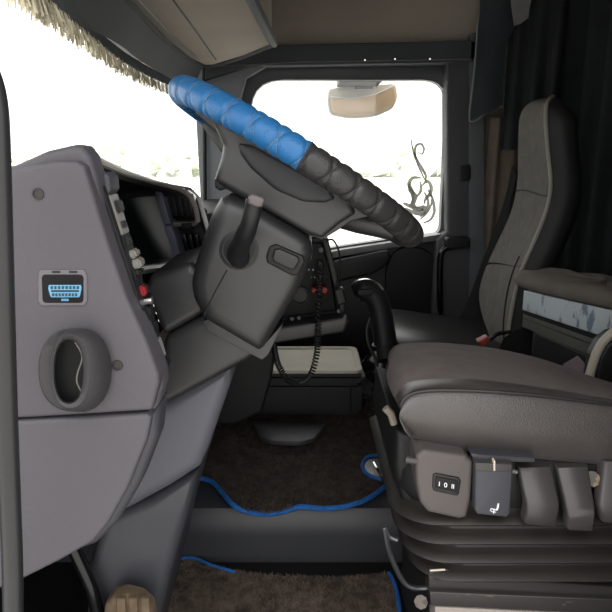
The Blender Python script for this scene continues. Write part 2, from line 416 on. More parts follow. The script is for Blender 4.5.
line_on([(228, -50), (252, 0), (263, 22), (274, 43)], 1.236, .012, 'rear_lip', headd, sh)
# dark header between locker and windscreen
A = cat_rom([PZ(u, v, 1.235) for u, v in [(40, -60), (127, 0), (150, 25), (170, 44), (188, 58), (203, 65.5)]], 4)
B = []
for i, p in enumerate(A):
    B.append(Vector((p.x-.035, p.y, 1.165)))
Cc = [Vector((p.x-.05, p.y, 1.20)) for p in A]; D = [Vector((p.x-.22, p.y, 1.34)) for p in A]
build('trim_5', *loft_geo([A, B, Cc, D]), headd, kind='structure', label='dark curved header below the overhead locker', cat='header')
pel = thing('windscreen_pelmet', 'dark pelmet with pale hanging fringe along the windscreen top', 'pelmet', PZ(110, 60, 1.14))
fl = cat_rom([PZ(u, v, 1.14) for u, v in [(-40, -45), (30, 0), (50, 12), (75, 32), (100, 51), (125, 68), (150, 81), (172, 90), (190, 97)]], 6)
top = [Vector((p.x-.005, p.y, 1.175)) for p in fl]; low = [Vector((p.x, p.y, 1.150)) for p in fl]
build('band', *solid(*loft_geo([top, low]), .004), M('pelmet_cloth', (74, 78, 80), .95, .15, 25, .4, 500), pel)
V, Fc = [], []
for i in range(len(fl)-1):
    for k in range(34):
        t = rng.random(); p = fl[i].lerp(fl[i+1], t); h = rng.uniform(.016, .032); q = rng.normal(size=2)*.003
        n = len(V); wd = .0012
        V += [(p.x+q[0], p.y-wd, 1.152), (p.x+q[0], p.y+wd, 1.152), (p.x+q[0]*2+rng.normal()*.002, p.y+wd*.6+q[1], 1.152-h), (p.x+q[0]*2, p.y-wd*.6+q[1], 1.152-h)]
        Fc.append((n, n+1, n+2, n+3))
build('fringe', V, Fc, M('fringe_thread', (196, 188, 164), .9, .35, 20), pel, kind='stuff')

# ================================================================== DASHBOARD
YP = .66
db = thing('dashboard', 'grey truck dashboard with end panel and hooded dials', 'dashboard', (-.35, 1.2, .3))
body = [(-120, 182), (12, 166), (45, 151), (74, 144.5), (82, 146), (90, 156), (96, 176), (103, 215), (114, 250), (131, 298), (150, 343), (162, 374), (163, 388), (157, 412), (20, 421), (-120, 428)]
prism('end_body', body, .675, .71, panel, db, .008, .12)
up = [(-120, 190), (12, 171), (35, 164), (55, 160.5), (76, 161), (84, 166), (89, 182), (99, 215), (110, 250), (127, 299), (147, 343), (158.5, 375), (159, 384), (152, 411), (20, 419), (-120, 425)]
prism('end_panel', up, YP, .70, panel, db, .0055, .12, 4)
lowp = [(-120, 428), (20, 421), (146, 414.5), (151, 418), (147, 440), (128, 488), (108, 524), (92, 543), (60, 561), (24, 579), (-120, 640)]
prism('lower_end_panel', lowp, YP, .70, panel, db, .005, .1, 4)
prism('lower_body', [(-120, 424), (150, 410), (160, 405), (157, 440), (139, 487), (116, 526), (96, 546), (20, 572), (-120, 620)], .672, .715, panel2, db, .012, .15)
# screws
for u, v in ((38, 194), (117.5, 365.5)):
    c = P(u, v, YP-.0002); rr = .0062
    ringv = []
    g = []
    for r_, d_ in ((1.0, 0), (.95, -.0012), (.72, -.0012), (.62, .004), (.6, .004), (.55, .0005), (.22, .0005), (.16, .003)):
        g.append([c+Vector((math.cos(a)*rr*r_, d_, math.sin(a)*rr*r_)) for a in [2*math.pi*i/20 for i in range(20)]])
    v_, f_ = loft_geo(g, cv=True, caps=True); build('screw', v_, f_, M('screw_grey', (36, 34, 34), .45, .2, 90), db)
# diagnostic port
port = prism('diagnostic_port', [(39, 270), (84, 270), (87, 276), (87, 302), (84, 306), (41, 306), (38, 302), (38, 276)], YP-.0015, YP+.004, M('port_bezel', (76, 73, 78), .5), db, .0012, .2)
prism('cavity', [(41.5, 274.5), (83.5, 274.5), (83.5, 303), (42.5, 303)], YP-.0018, YP+.002, radm, port, .0004, .15)
for u in (52, 69): prism('clip', [(u, 271), (u+8, 271), (u+8, 273), (u, 273)], YP-.002, YP, blk2, port, .0002)
prism('connector', [(48.5, 285), (81, 285), (81.5, 289), (79.5, 297.5), (50.5, 297.5), (48, 289)], YP-.0022, YP, M('connector_blue', (76, 124, 150), .4), port, .0006, .2)
prism('connector_slot', [(51, 290.2), (79, 290.2), (79, 292), (51, 292)], YP-.0024, YP, blk2, port, .0002)
parts = [prism_geo([P(a, b, YP-.0022) for a, b in ((u, 298.8), (u+1.2, 298.8), (u+1.2, 301), (u, 301))], (0, .001, 0), 0) for u in (61.5, 63.4, 65.3, 67.2)]
build('port_print', *join(*parts), M('print_blue', (80, 130, 170), .5), port)
parts = []
for i in range(8):
    for j, vv in enumerate((287.6, 294.8)):
        u = 51.5+i*3.75 if j == 0 else 53+i*3.3
        parts.append(prism_geo([P(a, b, YP-.0028) for a, b in ((u-1, vv-1.4), (u+1, vv-1.4), (u+1, vv+1.4), (u-1, vv+1.4))], (0, .001, 0), 0))
build('pin_rows', *join(*parts), M('pin_pale', (18, 42, 64), .4), port)
# rubber oval collar
def ell3(cx, cy, rx, ry, y, n=40, p=2.3): return [P(u, v, y) for u, v in ell(cx, cy, rx, ry, n, p)]
col = build('collar', *loft_geo([ell3(75, 370, 37, 42, YP+.004), ell3(75, 370, 36.5, 41.5, YP-.003), ell3(75, 370, 35, 40, YP-.005), ell3(81, 370, 30, 41, YP-.004), ell3(80, 370, 30, 42, YP-.010), ell3(74, 371, 23.5, 40, YP-.028), ell3(70, 371, 19, 37, YP-.034), ell3(69, 371, 15.5, 33, YP-.032), ell3(69, 371, 14, 31, YP-.02)], cv=True),
      M('collar_rubber', (42, 41, 43), .55, .12, 20, .3, 300), db, 50)
build('collar_throat', *loft_geo([ell3(69, 371, 14, 31, YP-.02), ell3(72, 371, 15, 31, YP+.05), ell3(72, 371, 4, 10, YP+.051)], cv=True, caps=True), radm, col)
tube('inner_lip', cat_rom([P(u, v, YP-.02) for u, v in [(75, 342), (81, 352), (82, 360), (78, 372), (77, 382), (82, 394), (80, 402)]], 5), .0009, M('lip_grey', (96, 93, 90), .5), col, 6)
# driver-facing switch strip along the slanted edge
a0, a1 = P(99, 172, .70), P(164, 374, .70); d = (a1-a0); L = d.length; d.normalize(); lat = Vector((0, 1, 0)); nrm = d.cross(lat).normalized()
if nrm.x < 0: nrm = -nrm
def sw(name, t0, t1, y0, y1, h, mat, par, bev=.002, lift=0, label=None):
    o = a0+d*(t0+t1)/2*L+lat*((y0+y1)/2)+nrm*(h/2+lift)
    v, f = obox_geo(o, d*((t1-t0)*L/2), lat*((y1-y0)/2), nrm*(h/2), bev); return build(name, v, f, mat, par, label=label)
strip = sw('switch_strip', .0, 1.0, -.012, .028, .008, blk, db, .002, -.006)
prism('cap_pad', [(98, 175), (105, 172), (109.5, 177), (111, 190), (108, 195.5), (102, 196)], .700, .735, panel2, db, .004, .25)
sw('trim_plate', .11, .30, .0, .028, .004, trimg, strip, .001)
sw('trim_plate', .30, .52, .0, .028, .003, blk, strip, .001)
for t0, t1, hh, mm in ((.14, .20, .012, blk), (.23, .28, .008, blk), (.31, .36, .008, blk), (.38, .42, .014, trimg), (.425, .47, .017, trimg), (.475, .50, .012, blk), (.66, .71, .008, blk2), (.74, .80, .006, blk2), (.93, .98, .008, blk2)):
    sw('rocker_switch', t0, t1, .004, .024, hh*.7, mm, strip, .002)
sw('red_switch', .555, .605, .004, .016, .007, M('switch_red', (120, 22, 30), .4), strip, .002, label='red rocker switch')
sw('rocker_switch', .555, .615, .018, .027, .006, blk2, strip, .002)
tube('switch_knob', [a0+d*L*.635+lat*.010+nrm*.001, a0+d*L*.64+lat*.010+nrm*.010], .005, chrome, strip, 12)
for k in range(3): sw('switch_print', .67+.04*k, .68+.04*k, .022, .024, .0002, white, strip, 0, .006)
sw('trim_plate', .83, .93, .002, .02, .004, M('strip_grey', (110, 108, 110), .5), strip, .001)
# hood of the instrument binnacle
lipc = [(95, 156, .70), (110, 163, .80), (130, 172, 1.0), (155, 180.5, 1.20), (178, 187, 1.27), (190, 194, 1.295), (196, 205, 1.30), (199, 220, 1.305)]
lip = cat_rom([P(*q) for q in lipc], 5)
hood_back = [Vector((-.56, min(p.y, 1.25)+.35*max(0, p.y-1.0), min(p.z, .88)-.03)) for p in lip]
mid = [a.lerp(b, .3)+Vector((0, 0, .006)) for a, b in zip(lip, hood_back)]
nh = 27
v1 = loft_geo([[p+Vector((-.012, 0, -.012)) for p in lip[:nh]], [p+Vector((0, 0, -.006)) for p in lip[:nh]], lip[:nh], mid[:nh], hood_back[:nh]])
build('binnacle_hood', *v1, panel2, db, 60)
tube('hood_lip', [p+Vector((-.002, 0, -.003)) for p in lip], .005, M('lip_painted_highlight', (140, 136, 130), .4), db, 8)  # sky highlight along the lip painted in as a paler colour
box('dash_backing', (-.60, .76, .45), (-.41, 1.80, .855), blk2, db, .01)  # unseen dark block added so outside brightness doesn't show through a gap
# dark recess with the dial face
floorc = [(124, 275, .74), (140, 272, .9), (160, 268, 1.1), (178, 263, 1.28), (184, 262, 1.34), (194, 260, 1.46)]
topc = [(100, 165, .74), (115, 172, .9), (138, 180, 1.1), (154, 185, 1.28), (160, 186, 1.34), (170, 189, 1.46)]
T = cat_rom([P(*q)+Vector((-.01, 0, 0)) for q in topc], 6); Bt = cat_rom([P(*q)+Vector((-.005, 0, 0)) for q in floorc], 6)
n = len(T)
rec = [[p.copy() for p in T]]
T2 = [p+Vector((-.10*math.sin(math.pi*min(1, (i+.8)/n)), 0, -.012)) for i, p in enumerate(T)]; B2 = [p+Vector((-.08*math.sin(math.pi*min(1, (i+.8)/n)), 0, .006)) for i, p in enumerate(Bt)]
build('instrument_face', *loft_geo([T, T2, B2, Bt]), M('dial_dark', (24, 29, 31), .35, .06, 4), db, 30)
tube('recess_seam', [T2[14].lerp(B2[14], t)+Vector((.001, -.001, 0)) for t in (0.02, .5, .98)], .002, blk2, db, 6)
tube('ledge_trim', cat_rom([P(*q) for q in [(126, 274, .78), (140, 270, .95), (160, 267, 1.1), (181, 261, 1.27)]], 6), .007, trimg, db, 8)
# centre stack turned towards the driver
prism('centre_stack', [(158, 184), (186, 189), (197, 200), (206, 232), (226, 262), (232, 335), (215, 345), (182, 262)], 1.36, 1.42, blk, db, .008)
s1 = prism('stack_edge_trim', [(152.5, 185), (160, 184.5), (171, 224.5), (164, 226)], 1.30, 1.38, lav, db, .003)
prism('stack_edge_trim', [(164, 226.5), (171, 225), (182, 258), (175, 263)], 1.30, 1.38, lav, db, .003)
vent = prism('air_vent', [(161, 187), (184, 190), (192, 197), (197, 214), (192, 220), (173, 219), (169, 212)], 1.33, 1.38, gloss, db, .004, .2)
for k in range(4):
    u = 171+k*6.0; prism('vent_fin', [(u, 194), (u+3.4, 194), (u+7.2, 216), (u+3.8, 216)], 1.322, 1.335, blk, vent, .002)
prism('vent_trim', [(168, 219), (174, 222), (194, 222), (197, 217), (198, 223), (194, 227), (173, 227)], 1.325, 1.36, trimg, db, .002)
prism('vent_tab', [(181, 224), (191, 223), (191, 229), (182, 230)], 1.315, 1.34, blk2, db, .002)
for k in range(3):
    u = 181+k*6; prism('stack_switch', [(u, 235), (u+4, 234), (u+10, 256), (u+6, 258)], 1.335, 1.37, gloss, db, .002)
# passenger side of the dashboard
prism('passenger_dash', [(-60, 220), (196, 214), (212, 213), (240, 216), (246, 225), (240, 300), (180, 330), (-60, 330)], 1.80, 2.38, blk, db, .02, .2)
for u, v in ((203, 212), (211, 222), (204, 228)):
    tube('dash_knob', [P(u, v, 1.775), P(u, v, 1.80)], .012, blk2, db, 14)
# radio / control panel behind the column, facing the driver
rp = prism('radio_panel', [(236, 232), (325, 238), (333, 262), (343, 314), (340, 330), (232, 340)], 1.50, 1.75, blk2, db, .006)
prism('radio_face', [(248, 240), (322, 243), (330, 266), (337, 311), (248, 322)], 1.488, 1.51, radm, db, .004)
prism('panel_edge', [(322, 239), (328, 238), (347, 312), (341, 315)], 1.47, 1.51, blk, db, .004)
prism('panel_shelf', [(214, 338), (262, 330), (342, 318), (346, 312), (349, 322), (344, 333), (262, 346), (222, 352)], 1.44, 1.60, colm, db, .006)
for u, v, r_ in ((321, 250, 2.6), (339, 311, 2.2), (292, 319, 2), (299, 318, 2)):
    tube('knob', [P(u, v, 1.478), P(u, v, 1.49)], r_*.0023, M('knob_grey', (60, 60, 60), .4), db, 12)
v_, f_ = loft_geo([[P(300+r_*math.cos(a), 296+r_*math.sin(a), y) for a in [2*math.pi*i/24 for i in range(24)]] for r_, y in ((9, 1.487), (9, 1.478), (7.5, 1.477), (7.2, 1.484), (1, 1.484))], cv=True, caps=True)
build('lighter_socket', v_, f_, blk, db)
for k, (u, v, tx, sz) in enumerate(((311, 270, '\u2022 \u2022', .016), (316, 277, '- - - -', .012), (301, 302, '=', .010))):
    v_, f_ = text_geo(tx, sz, P(u, v, 1.4855), (1, 0, -.05), (0, 0, 1)); build('panel_print', v_, f_, M('print_grey', (150, 160, 158), .5), db)
prism('red_clip', [(312, 288), (326, 287), (328.5, 290), (327, 294), (322, 293.5), (320, 291), (316, 292), (314, 294), (311, 292)], 1.455, 1.475, M('clip_red', (120, 20, 28), .4), db, .003, .25, label='red plastic clip')
prism('lower_console', [(226, 345), (276, 335), (276, 350), (272, 378), (262, 412), (236, 425), (200, 425)], 1.55, 1.80, blk2, db, .008)
prism('key_fob', [(334, 290), (343, 288), (347, 303), (338, 306)], 1.44, 1.465, blk, None, .004, .2, label='small black fob hanging beside the radio panel', cat='fob')
tube('loop_wire', cat_rom([P(u, v, 1.46) for u, v in [(326, 241), (333, 240), (339, 252), (340, 270), (337, 285)]], 6), .0022, blk2, None, 8, label='thin black wire looped beside the radio panel', cat='wire')
# coiled cord
path = cat_rom([P(u, v, y) for u, v, y in [(322, 262, 1.46), (320, 280, 1.44), (319, 300, 1.43), (318, 330, 1.42), (317, 352, 1.42), (311, 374, 1.42), (300, 383, 1.42), (288, 380, 1.42), (279, 366, 1.43), (275, 352, 1.46), (274, 338, 1.5)]], 40)
tot = 0; hel = []; turns = 0
tv = Vector((0, 1, 0))
for i, p in enumerate(path):
    t = (path[min(i+1, len(path)-1)]-path[max(i-1, 0)]).normalized(); s_ = t.cross(tv).normalized()
    if i: tot += (p-path[i-1]).length
for k in range(0, 900):
    q = k/899*(len(path)-1); i = min(int(q), len(path)-2); fr = q-i; p = path[i].lerp(path[i+1], fr)
    t = (path[i+1]-path[i]).normalized(); s_ = t.cross(tv).normalized(); an = k*2*math.pi/12
    hel.append(p+(s_*math.cos(an)+tv*math.sin(an))*.0058)
tube('coiled_cord', hel, .0022, M('cord_black', (26, 26, 28), .45), None, 5, label='black coiled cord hanging in a loop below the radio panel', cat='cord')

# ================================================================== STEERING COLUMN
sc = thing('steering_column', 'dark steering column with shroud and stalk', 'steering column', (-.14, 1.0, .55))
prism('lower_shroud', [(163, 338), (205, 314), (232, 300), (262, 353), (232, 370), (165, 407), (158, 396)], .905, 1.10, colm, sc, .014, .15, 4)
prism('upper_shroud', [(143, 290), (150, 276), (190, 262), (212, 280), (205, 313.5), (163, 337)], .905, 1.10, colm, sc, .014, .15, 4)
hs = prism('head_shroud', [(219, 199), (228, 195), (250, 203), (300, 232), (311, 242), (313, 256), (300, 290), (264, 350), (258, 354), (203, 322), (192, 302), (189, 285), (194, 262), (210, 215)], .872, 1.12, colm, sc, .024, .25, 6)
prism('shroud_skirt', [(203, 321), (215, 318), (264, 345), (284, 322), (268, 355), (262, 360), (206, 330)], .89, 1.0, colm, sc, .004, .1)
tube('shroud_joint', [P(u, v, .8725) for u, v in [(227, 270), (215, 292), (204, 315)]], .0012, blk2, sc, 6)
tube('chrome_edge', cat_rom([P(u, v, .90) for u, v in [(303, 240), (309, 246), (311, 254), (308, 262)]], 5), .0022, trimg, sc, 6)
def circ(u, v, r, y, n=32): return [P(u+r*math.cos(a), v+r*math.sin(a), y) for a in [2*math.pi*i/n for i in range(n)]]
bz = build('stalk_bezel', *loft_geo([circ(239, 250, 20.5, .876), circ(239, 250, 20, .872), circ(239, 250, 17, .871), circ(239, 250, 15.5, .876), circ(239, 250, 14, .885)], cv=True), blk, sc)
build('stalk_socket', *loft_geo([circ(239, 250, 15.8, .8705), circ(239, 250, 8, .868), circ(239, 250, 1, .868)], cv=True, caps=True), blk2, sc)
st = build('stalk', *tube_geo(cat_rom([P(*q) for q in [(240, 258, .88), (238, 252, .86), (243, 240, .83), (250, 222, .805), (254, 205, .80), (255, 200, .80)]], 5), [.016]*4+[.0145]*4+[.0125]*6+[.0112]*6+[.0116]*6, 12), blk, sc, 60)
st_cap = build('stalk_cap', *prism_geo([P(u, v, .785) for u, v in [(248, 197), (252, 194), (262, 197), (265, 200), (262, 207), (257, 208), (248, 204)]], (0, .03, 0), .004), M('stalk_tip', (78, 72, 74), .4), st)
prism('stalk_button', [(239, 238), (242, 237), (243, 242), (240, 243)], .815, .83, trimg, st, .001)
rk = prism('rocker_bezel', [(269, 247), (276, 244), (303, 256), (305, 262), (298, 275), (292, 276), (267, 263), (266, 257)], .868, .885, blk2, sc, .003, .2)
prism('rocker', [(274, 250), (279, 248.5), (298, 257), (299.5, 261), (295, 269), (291, 270), (274, 262), (272, 258)], .862, .88, M('rocker_grey', (34, 33, 34), .4), rk, .003, .2)
# column foot cover reaching down to the floor
ft = thing('column_cover', 'grey moulded cover below the steering column', 'cover', P(160, 640, 1.05))
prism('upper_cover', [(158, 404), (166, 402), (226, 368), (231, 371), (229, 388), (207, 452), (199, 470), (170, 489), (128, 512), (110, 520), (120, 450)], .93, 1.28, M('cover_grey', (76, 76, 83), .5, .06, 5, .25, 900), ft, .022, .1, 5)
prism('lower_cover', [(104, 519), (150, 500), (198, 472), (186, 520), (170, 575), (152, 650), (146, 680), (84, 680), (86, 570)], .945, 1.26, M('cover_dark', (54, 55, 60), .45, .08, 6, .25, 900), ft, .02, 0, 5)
tube('scuff', [P(u, v, .951) for u, v in [(160, 556), (155, 568), (149, 582)]], [.0004, .0012, .0004], M('scuff_pale', (130, 126, 122), .7), ft, 6)

# ================================================================== STEERING WHEEL
c0 = P(298, 166, 1.0)
e = (P(416, 241, 1.0)-P(180, 92, 1.0)).normalized(); yy = Vector((0, 1, 0)); nn = e.cross(yy).normalized()
if nn.z < 0: nn = -nn
tl = math.radians(5.5)
ly = (yy*math.cos(tl)-nn*math.sin(tl)).normalized(); nn = (nn*math.cos(tl)+yy*math.sin(tl)).normalized()
R0, r0 = .2005, .0188
sw_ = thing('steering_wheel', 'steering wheel in a laced blue and black leather cover', 'steering wheel', c0-nn*.05)
NL = 36
def rim(name, th0, th1, mat, sub_n=420, m=64):
    V, Fc = [], []
    cur = []
    for i in range(sub_n+1):
        th = th0+(th1-th0)*i/sub_n; rad = e*math.cos(th)+ly*math.sin(th)
        row = []
        for j in range(m):
            ph = 2*math.pi*j/m
            # crossed lacing: two helical crease families make puffed diamonds
            k = th*NL/(2*math.pi)
            g1 = abs(((k+ph/(2*math.pi)*1.0) % 1)-.5)*2; g2 = abs(((k-ph/(2*math.pi)*1.0) % 1)-.5)*2
            cr = max(0, 1-(1-g1)/.42)**2.2+max(0, 1-(1-g2)/.42)**2.2
            rr = r0*(1.04-.13*min(cr, 1.15))
            row.append(c0+rad*(R0+rr*math.cos(ph))+nn*rr*math.sin(ph))
        cur.append(row)
    v, f = loft_geo(cur, cv=True, caps=True); return build(name, v, f, mat, sw_, 70)
def perforated(name, col, seam):
    m = M(name, col, .42, .06, 12); nt = m.node_tree; b = nt.nodes['Principled BSDF']
    tc = nt.nodes.new('ShaderNodeTexCoord'); v = nt.nodes.new('ShaderNodeTexVoronoi'); v.inputs['Scale'].default_value = 260; v.inputs['Randomness'].default_value = .15
    nt.links.new(tc.outputs['Object'], v.inputs['Vector'])
    r = nt.nodes.new('ShaderNodeValToRGB'); r.color_ramp.elements[0].position = .12; r.color_ramp.elements[1].position = .3
    nt.links.new(v.outputs['Distance'], r.inputs[0])
    bp = nt.nodes.new('ShaderNodeBump'); bp.inputs['Strength'].default_value = .5; bp.inputs['Distance'].default_value = .001
    nt.links.new(r.outputs[0], bp.inputs['Height']); nt.links.new(bp.outputs[0], b.inputs['Normal'])
    src = b.inputs['Base Color'].links[0].from_socket; mx = nt.nodes.new('ShaderNodeMixRGB'); mx.blend_type = 'MULTIPLY'; mx.inputs[0].default_value = .25
    nt.links.new(src, mx.inputs[1]); nt.links.new(r.outputs[0], mx.inputs[2]); nt.links.new(mx.outputs[0], b.inputs['Base Color'])
    return m
bl = perforated('blue_leather', (26, 84, 132), None); bk = perforated('black_cover_leather', (40, 39, 40), None)
HPI = math.pi/2
ob = rim('blue_cover', HPI, 3*HPI, bl); setp(ob, 'bright blue laced leather half'); ok_ = rim('black_cover', -HPI, HPI, bk); setp(ok_, 'black laced leather half')
# lacing threads
def lace(th0, th1, par, mat):
    V, Fc = [], []
    for fam in (1, -1):
        k0, k1 = th0*NL/(2*math.pi), th1*NL/(2*math.pi)
        for kk in range(int(k0)-1, int(k1)+2):
            pts = []
            for j in range(25):
                ph = 2*math.pi*j/24; k = kk-fam*ph/(2*math.pi); th = k*2*math.pi/NL
                if th0 <= th <= th1:
                    rad = e*math.cos(th)+ly*math.sin(th); rr = r0*.925
                    pts.append(c0+rad*(R0+rr*math.cos(ph))+nn*rr*math.sin(ph))
            if len(pts) > 3:
                v, f = tube_geo(pts, .0009, 4); n_ = len(V); V += v; Fc += [[i+n_ for i in q] for q in f]
    build('lacing', V, Fc, mat, par)
lace(HPI, 3*HPI, ob, M('thread_blue', (70, 100, 130), .7)); lace(-HPI, HPI, ok_, M('thread_dark', (40, 39, 40), .7))
for th in (HPI, 3*HPI):
    rad = e*math.cos(th)+ly*math.sin(th); pts = [c0+rad*(R0+r0*1.02*math.cos(a))+nn*r0*1.02*math.sin(a) for a in [2*math.pi*i/24 for i in range(25)]]
    tube('cover_joint', pts, .0013, M('thread_dark', (40, 39, 40)), sw_, 6)
hub_px = [(188, 100), (206, 108), (250, 132), (300, 166), (350, 196), (404, 232), (402, 238), (392, 231), (372, 216), (352, 221), (337, 231), (322, 240), (308, 235), (262, 209), (219, 185), (214, 180), (221, 158), (223, 146), (216, 132), (198, 116)]
prism('hub', hub_px, .90, 1.09, colm, sw_, .0025, .1, 3)
body_px = [(206, 112), (240, 128), (300, 164), (352, 202), (356, 214), (340, 224), (322, 239), (308, 234), (262, 208), (219, 184), (214, 180), (221, 158), (223, 146), (216, 130)]
prism('hub_body', body_px, .875, 1.12, colm, sw_, .012, .2, 4)
prism('centre_pad', [(238, 143), (252, 145), (300, 172), (330, 190), (335, 199), (325, 203), (303, 202), (275, 190), (250, 168), (240, 154)], .868, .89, M('pad_dark', (34, 34, 37), .5, .06, 8, .2, 700), sw_, .006, .2)
# spokes to the rim, near and far side
for sgn in (-1, 1):
    for th, c_ in ((math.pi-sgn*-0.55 if sgn < 0 else math.pi-.55, 0), (sgn*.5, 0)):
        rad = e*math.cos(th)+ly*math.sin(th); p1 = c0+rad*(R0-.01)-nn*.012; p0 = c0+rad*.08-nn*.03
        v, f = tube_geo([p0, p0.lerp(p1, .5)-nn*.004, p1], [.026, .017, .012], 10); build('spoke', v, f, colm, sw_)
prism('hub_plug', [(214, 181), (219, 179), (226, 184), (226, 189), (220, 191), (215, 188)], .90, .92, blk2, sw_, .003, .2)

# ================================================================== GRAB RAIL (driver door pillar, next to the camera)
tube('grab_rail', cat_rom([P(u, v, .55) for u, v in [(-46, 40), (-24, 52), (-12, 74), (-4, 108), (-1, 170), (3, 300), (6, 400), (10, 500), (12.5, 570), (13, 660), (13, 760)]], 8), .0098,
     worn('rail_paint', (32, 32, 34), (206, 176, 150), .38, 26, .66, (1, 1, .35)), None, 16, label='worn dark tubular grab rail at the left doorway edge', cat='grab rail')

# ================================================================== PEDALS
pd = thing('brake_pedal', 'brown dusty pedal pad on a black arm under the dashboard', 'pedal', P(120, 640, .93))
tube('arm', cat_rom([P(u, v, .92) for u, v in [(72, 545), (80, 562), (92, 590), (98, 612), (112, 640)]], 5), .011, gloss, pd, 12)
pp = prism('pad', [(104, 606), (112, 598), (124, 595), (140, 599), (151, 609), (156, 640), (100, 640)], .89, .92, M('pad_dust', (84, 71, 56), .9, .25, 60, .6, 120), pd, .008, .2)
for u in (116, 128, 140): prism('rib', [(u, 599), (u+9, 599), (u+11, 640), (u+1, 640)], .884, .895, M('pad_dust', (0, 0, 0)), pp, .003)

# ================================================================== CARPETS
def pile(px, z, n, name, par, mat, hgt=.008, holes=()):
    pts = np.array([PZ(u, v, z)[:2] for u, v in px]); lo, hi = pts.min(0), pts.max(0); out = []
    def inside(poly, q):
        r = np.zeros(len(q), bool); j = len(poly)-1
        for i in range(len(poly)):
            xi, yi = poly[i]; xj, yj = poly[j]
            r ^= ((yi > q[:, 1]) != (yj > q[:, 1])) & (q[:, 0] < (xj-xi)*(q[:, 1]-yi)/(yj-yi+1e-12)+xi); j = i
        return r
    q = rng.uniform(lo, hi, size=(n, 2)); q = q[inside(pts, q)]
    for h in holes:
        hp = np.array([PZ(u, v, z)[:2] for u, v in h]); q = q[~inside(hp, q)]
    k = len(q); a = rng.uniform(0, 2*np.pi, k); wd = .0016; ln = rng.normal(0, .004, (k, 2)); h = rng.uniform(.5, 1.2, k)*hgt
    V = np.zeros((k, 3, 3)); dx = np.stack([np.cos(a), np.sin(a)], 1)*wd
    V[:, 0, :2] = q-dx; V[:, 1, :2] = q+dx; V[:, 2, :2] = q+ln; V[:, :2, 2] = z; V[:, 2, 2] = z+h
    off = OFF[par.name]; V = V.reshape(-1, 3)-np.array(off)
    me = bpy.data.meshes.new(name); me.from_pydata(V.tolist(), [], np.arange(3*k).reshape(-1, 3).tolist()); me.materials.append(mat)
    o = bpy.data.objects.new(name, me); C.objects.link(o); o.parent = par; o['kind'] = 'stuff'; OFF[o.name] = off
edge = [(193, 477), (205, 479), (214, 483), (222, 492), (235, 506), (250, 512), (268, 514), (285, 511), (300, 506.5), (320, 508), (340, 507), (360, 502), (375, 494), (385, 486), (395, 477)]
um = thing('tunnel_mat', 'brown pile mat with wavy blue edge on the engine tunnel', 'mat', PZ(300, 470, .145))
full = edge+[(415, 470), (418, 395), (300, 395), (240, 400), (200, 430), (170, 475)]
def drape(u, v):
    p = PZ(u, v, .152)
    if p.y < 1.345: p = P(u, v, 1.345)
    return p
v_, f_ = prism_geo([drape(u, v) for u, v in full], (0, 0, -.008), 0); build('mat', v_, f_, carpet, um)
hole = [(405, 452), (370, 454), (362, 460), (362, 470), (372, 477), (390, 478), (405, 474)]
pile(full, .150, 60000, 'pile', um, carpet, .008, [hole])
tube('blue_piping', cat_rom([drape(u, v)+Vector((0, -.004, .002)) for u, v in edge], 6), .0062, bluep, um, 8)
tube('blue_piping', cat_rom([PZ(u, v, .156) for u, v in [(402, 455), (372, 456), (364, 461), (363, 469), (370, 476), (382, 480)]], 5), .0055, bluep, um, 8)
v_, f_ = prism_geo([PZ(u, v, .1545) for u, v in hole], (0, 0, -.004), 0); build('lever_recess', v_, f_, gloss, um)
tube('floor_lever', cat_rom([PZ(u, v, .158+h) for u, v, h in [(374, 463, .03), (378, 470, .03), (384, 478, .02), (392, 482, .01)]], 5), .004, chrome, None, 8, label='bent chrome lever in the blue-edged mat opening', cat='lever')
lm = thing('footwell_mat', 'brown pile mat with blue edge in the driver footwell', 'mat', PZ(280, 600, .004))
lo_ = [(140, 700), (152, 600), (165, 572), (178, 560), (195, 559), (212, 566), (235, 572), (280, 576), (340, 578), (390, 573), (397, 590), (402, 620), (408, 700)]
v_, f_ = prism_geo([PZ(u, v, .012) for u, v in lo_], (0, 0, -.009), 0); build('mat', v_, f_, carpet2, lm)
pile(lo_, .010, 45000, 'pile', lm, carpet2, .008)
tube('blue_piping', cat_rom([PZ(u, v, .015) for u, v in [(156, 600), (166, 574), (180, 559.5), (195, 558.5), (212, 565.5), (235, 572)]], 5), .004, bluep, lm, 8)
tube('blue_piping', cat_rom([PZ(u, v, .015) for u, v in [(389, 573), (395, 585), (400, 615), (407, 690)]], 5), .005, bluep, lm, 8)

# ================================================================== STORAGE BOX between the seats
bxp = thing('storage_box', 'black storage box with pale tray lid on the tunnel', 'box', PZ(305, 424, .143))
x0, x1 = P(238, 400, 1.83).x, P(364, 400, 1.83).x; yb0, yb1 = 1.83, 2.09; zt = P(300, 374, 1.83).z
box('body', (x0, yb0, .164), (x1-.006, yb1, zt-.03), blk, bxp, .012)
box('lid', (x0-.004, yb0-.006, zt-.03), (x1+.002, yb1+.006, zt), blk, bxp, .012)
pale = M('tray_cream', (176, 170, 156), .5, .06, 8)
xa, xb, ya, yb_ = x0+.004, x1-.004, yb0+.004, yb1-.004
loop = rnd([(xa, ya, zt), (xb, ya, zt), (xb, yb_, zt), (xa, yb_, zt)], .12, 5)
cen = Vector(((xa+xb)/2, (ya+yb_)/2, zt))
def sc_loop(k, dz): return [cen+Vector(((p.x-cen.x)*(1-k/(xb-xa)*2), (p.y-cen.y)*(1-k/(yb_-ya)*2), dz)) for p in loop]
build('tray', *loft_geo([sc_loop(0, 0), sc_loop(.002, .008), sc_loop(.008, .010), sc_loop(.016, .008), sc_loop(.019, .003), sc_loop(.022, .002)], cv=True, caps=True), pale, bxp, 50)
tube('latch', [Vector(((x0+x1)/2+.03, yb0-.004, zt-.06)), Vector(((x0+x1)/2+.03, yb0+.002, zt-.06))], .004, blk2, bxp, 8)
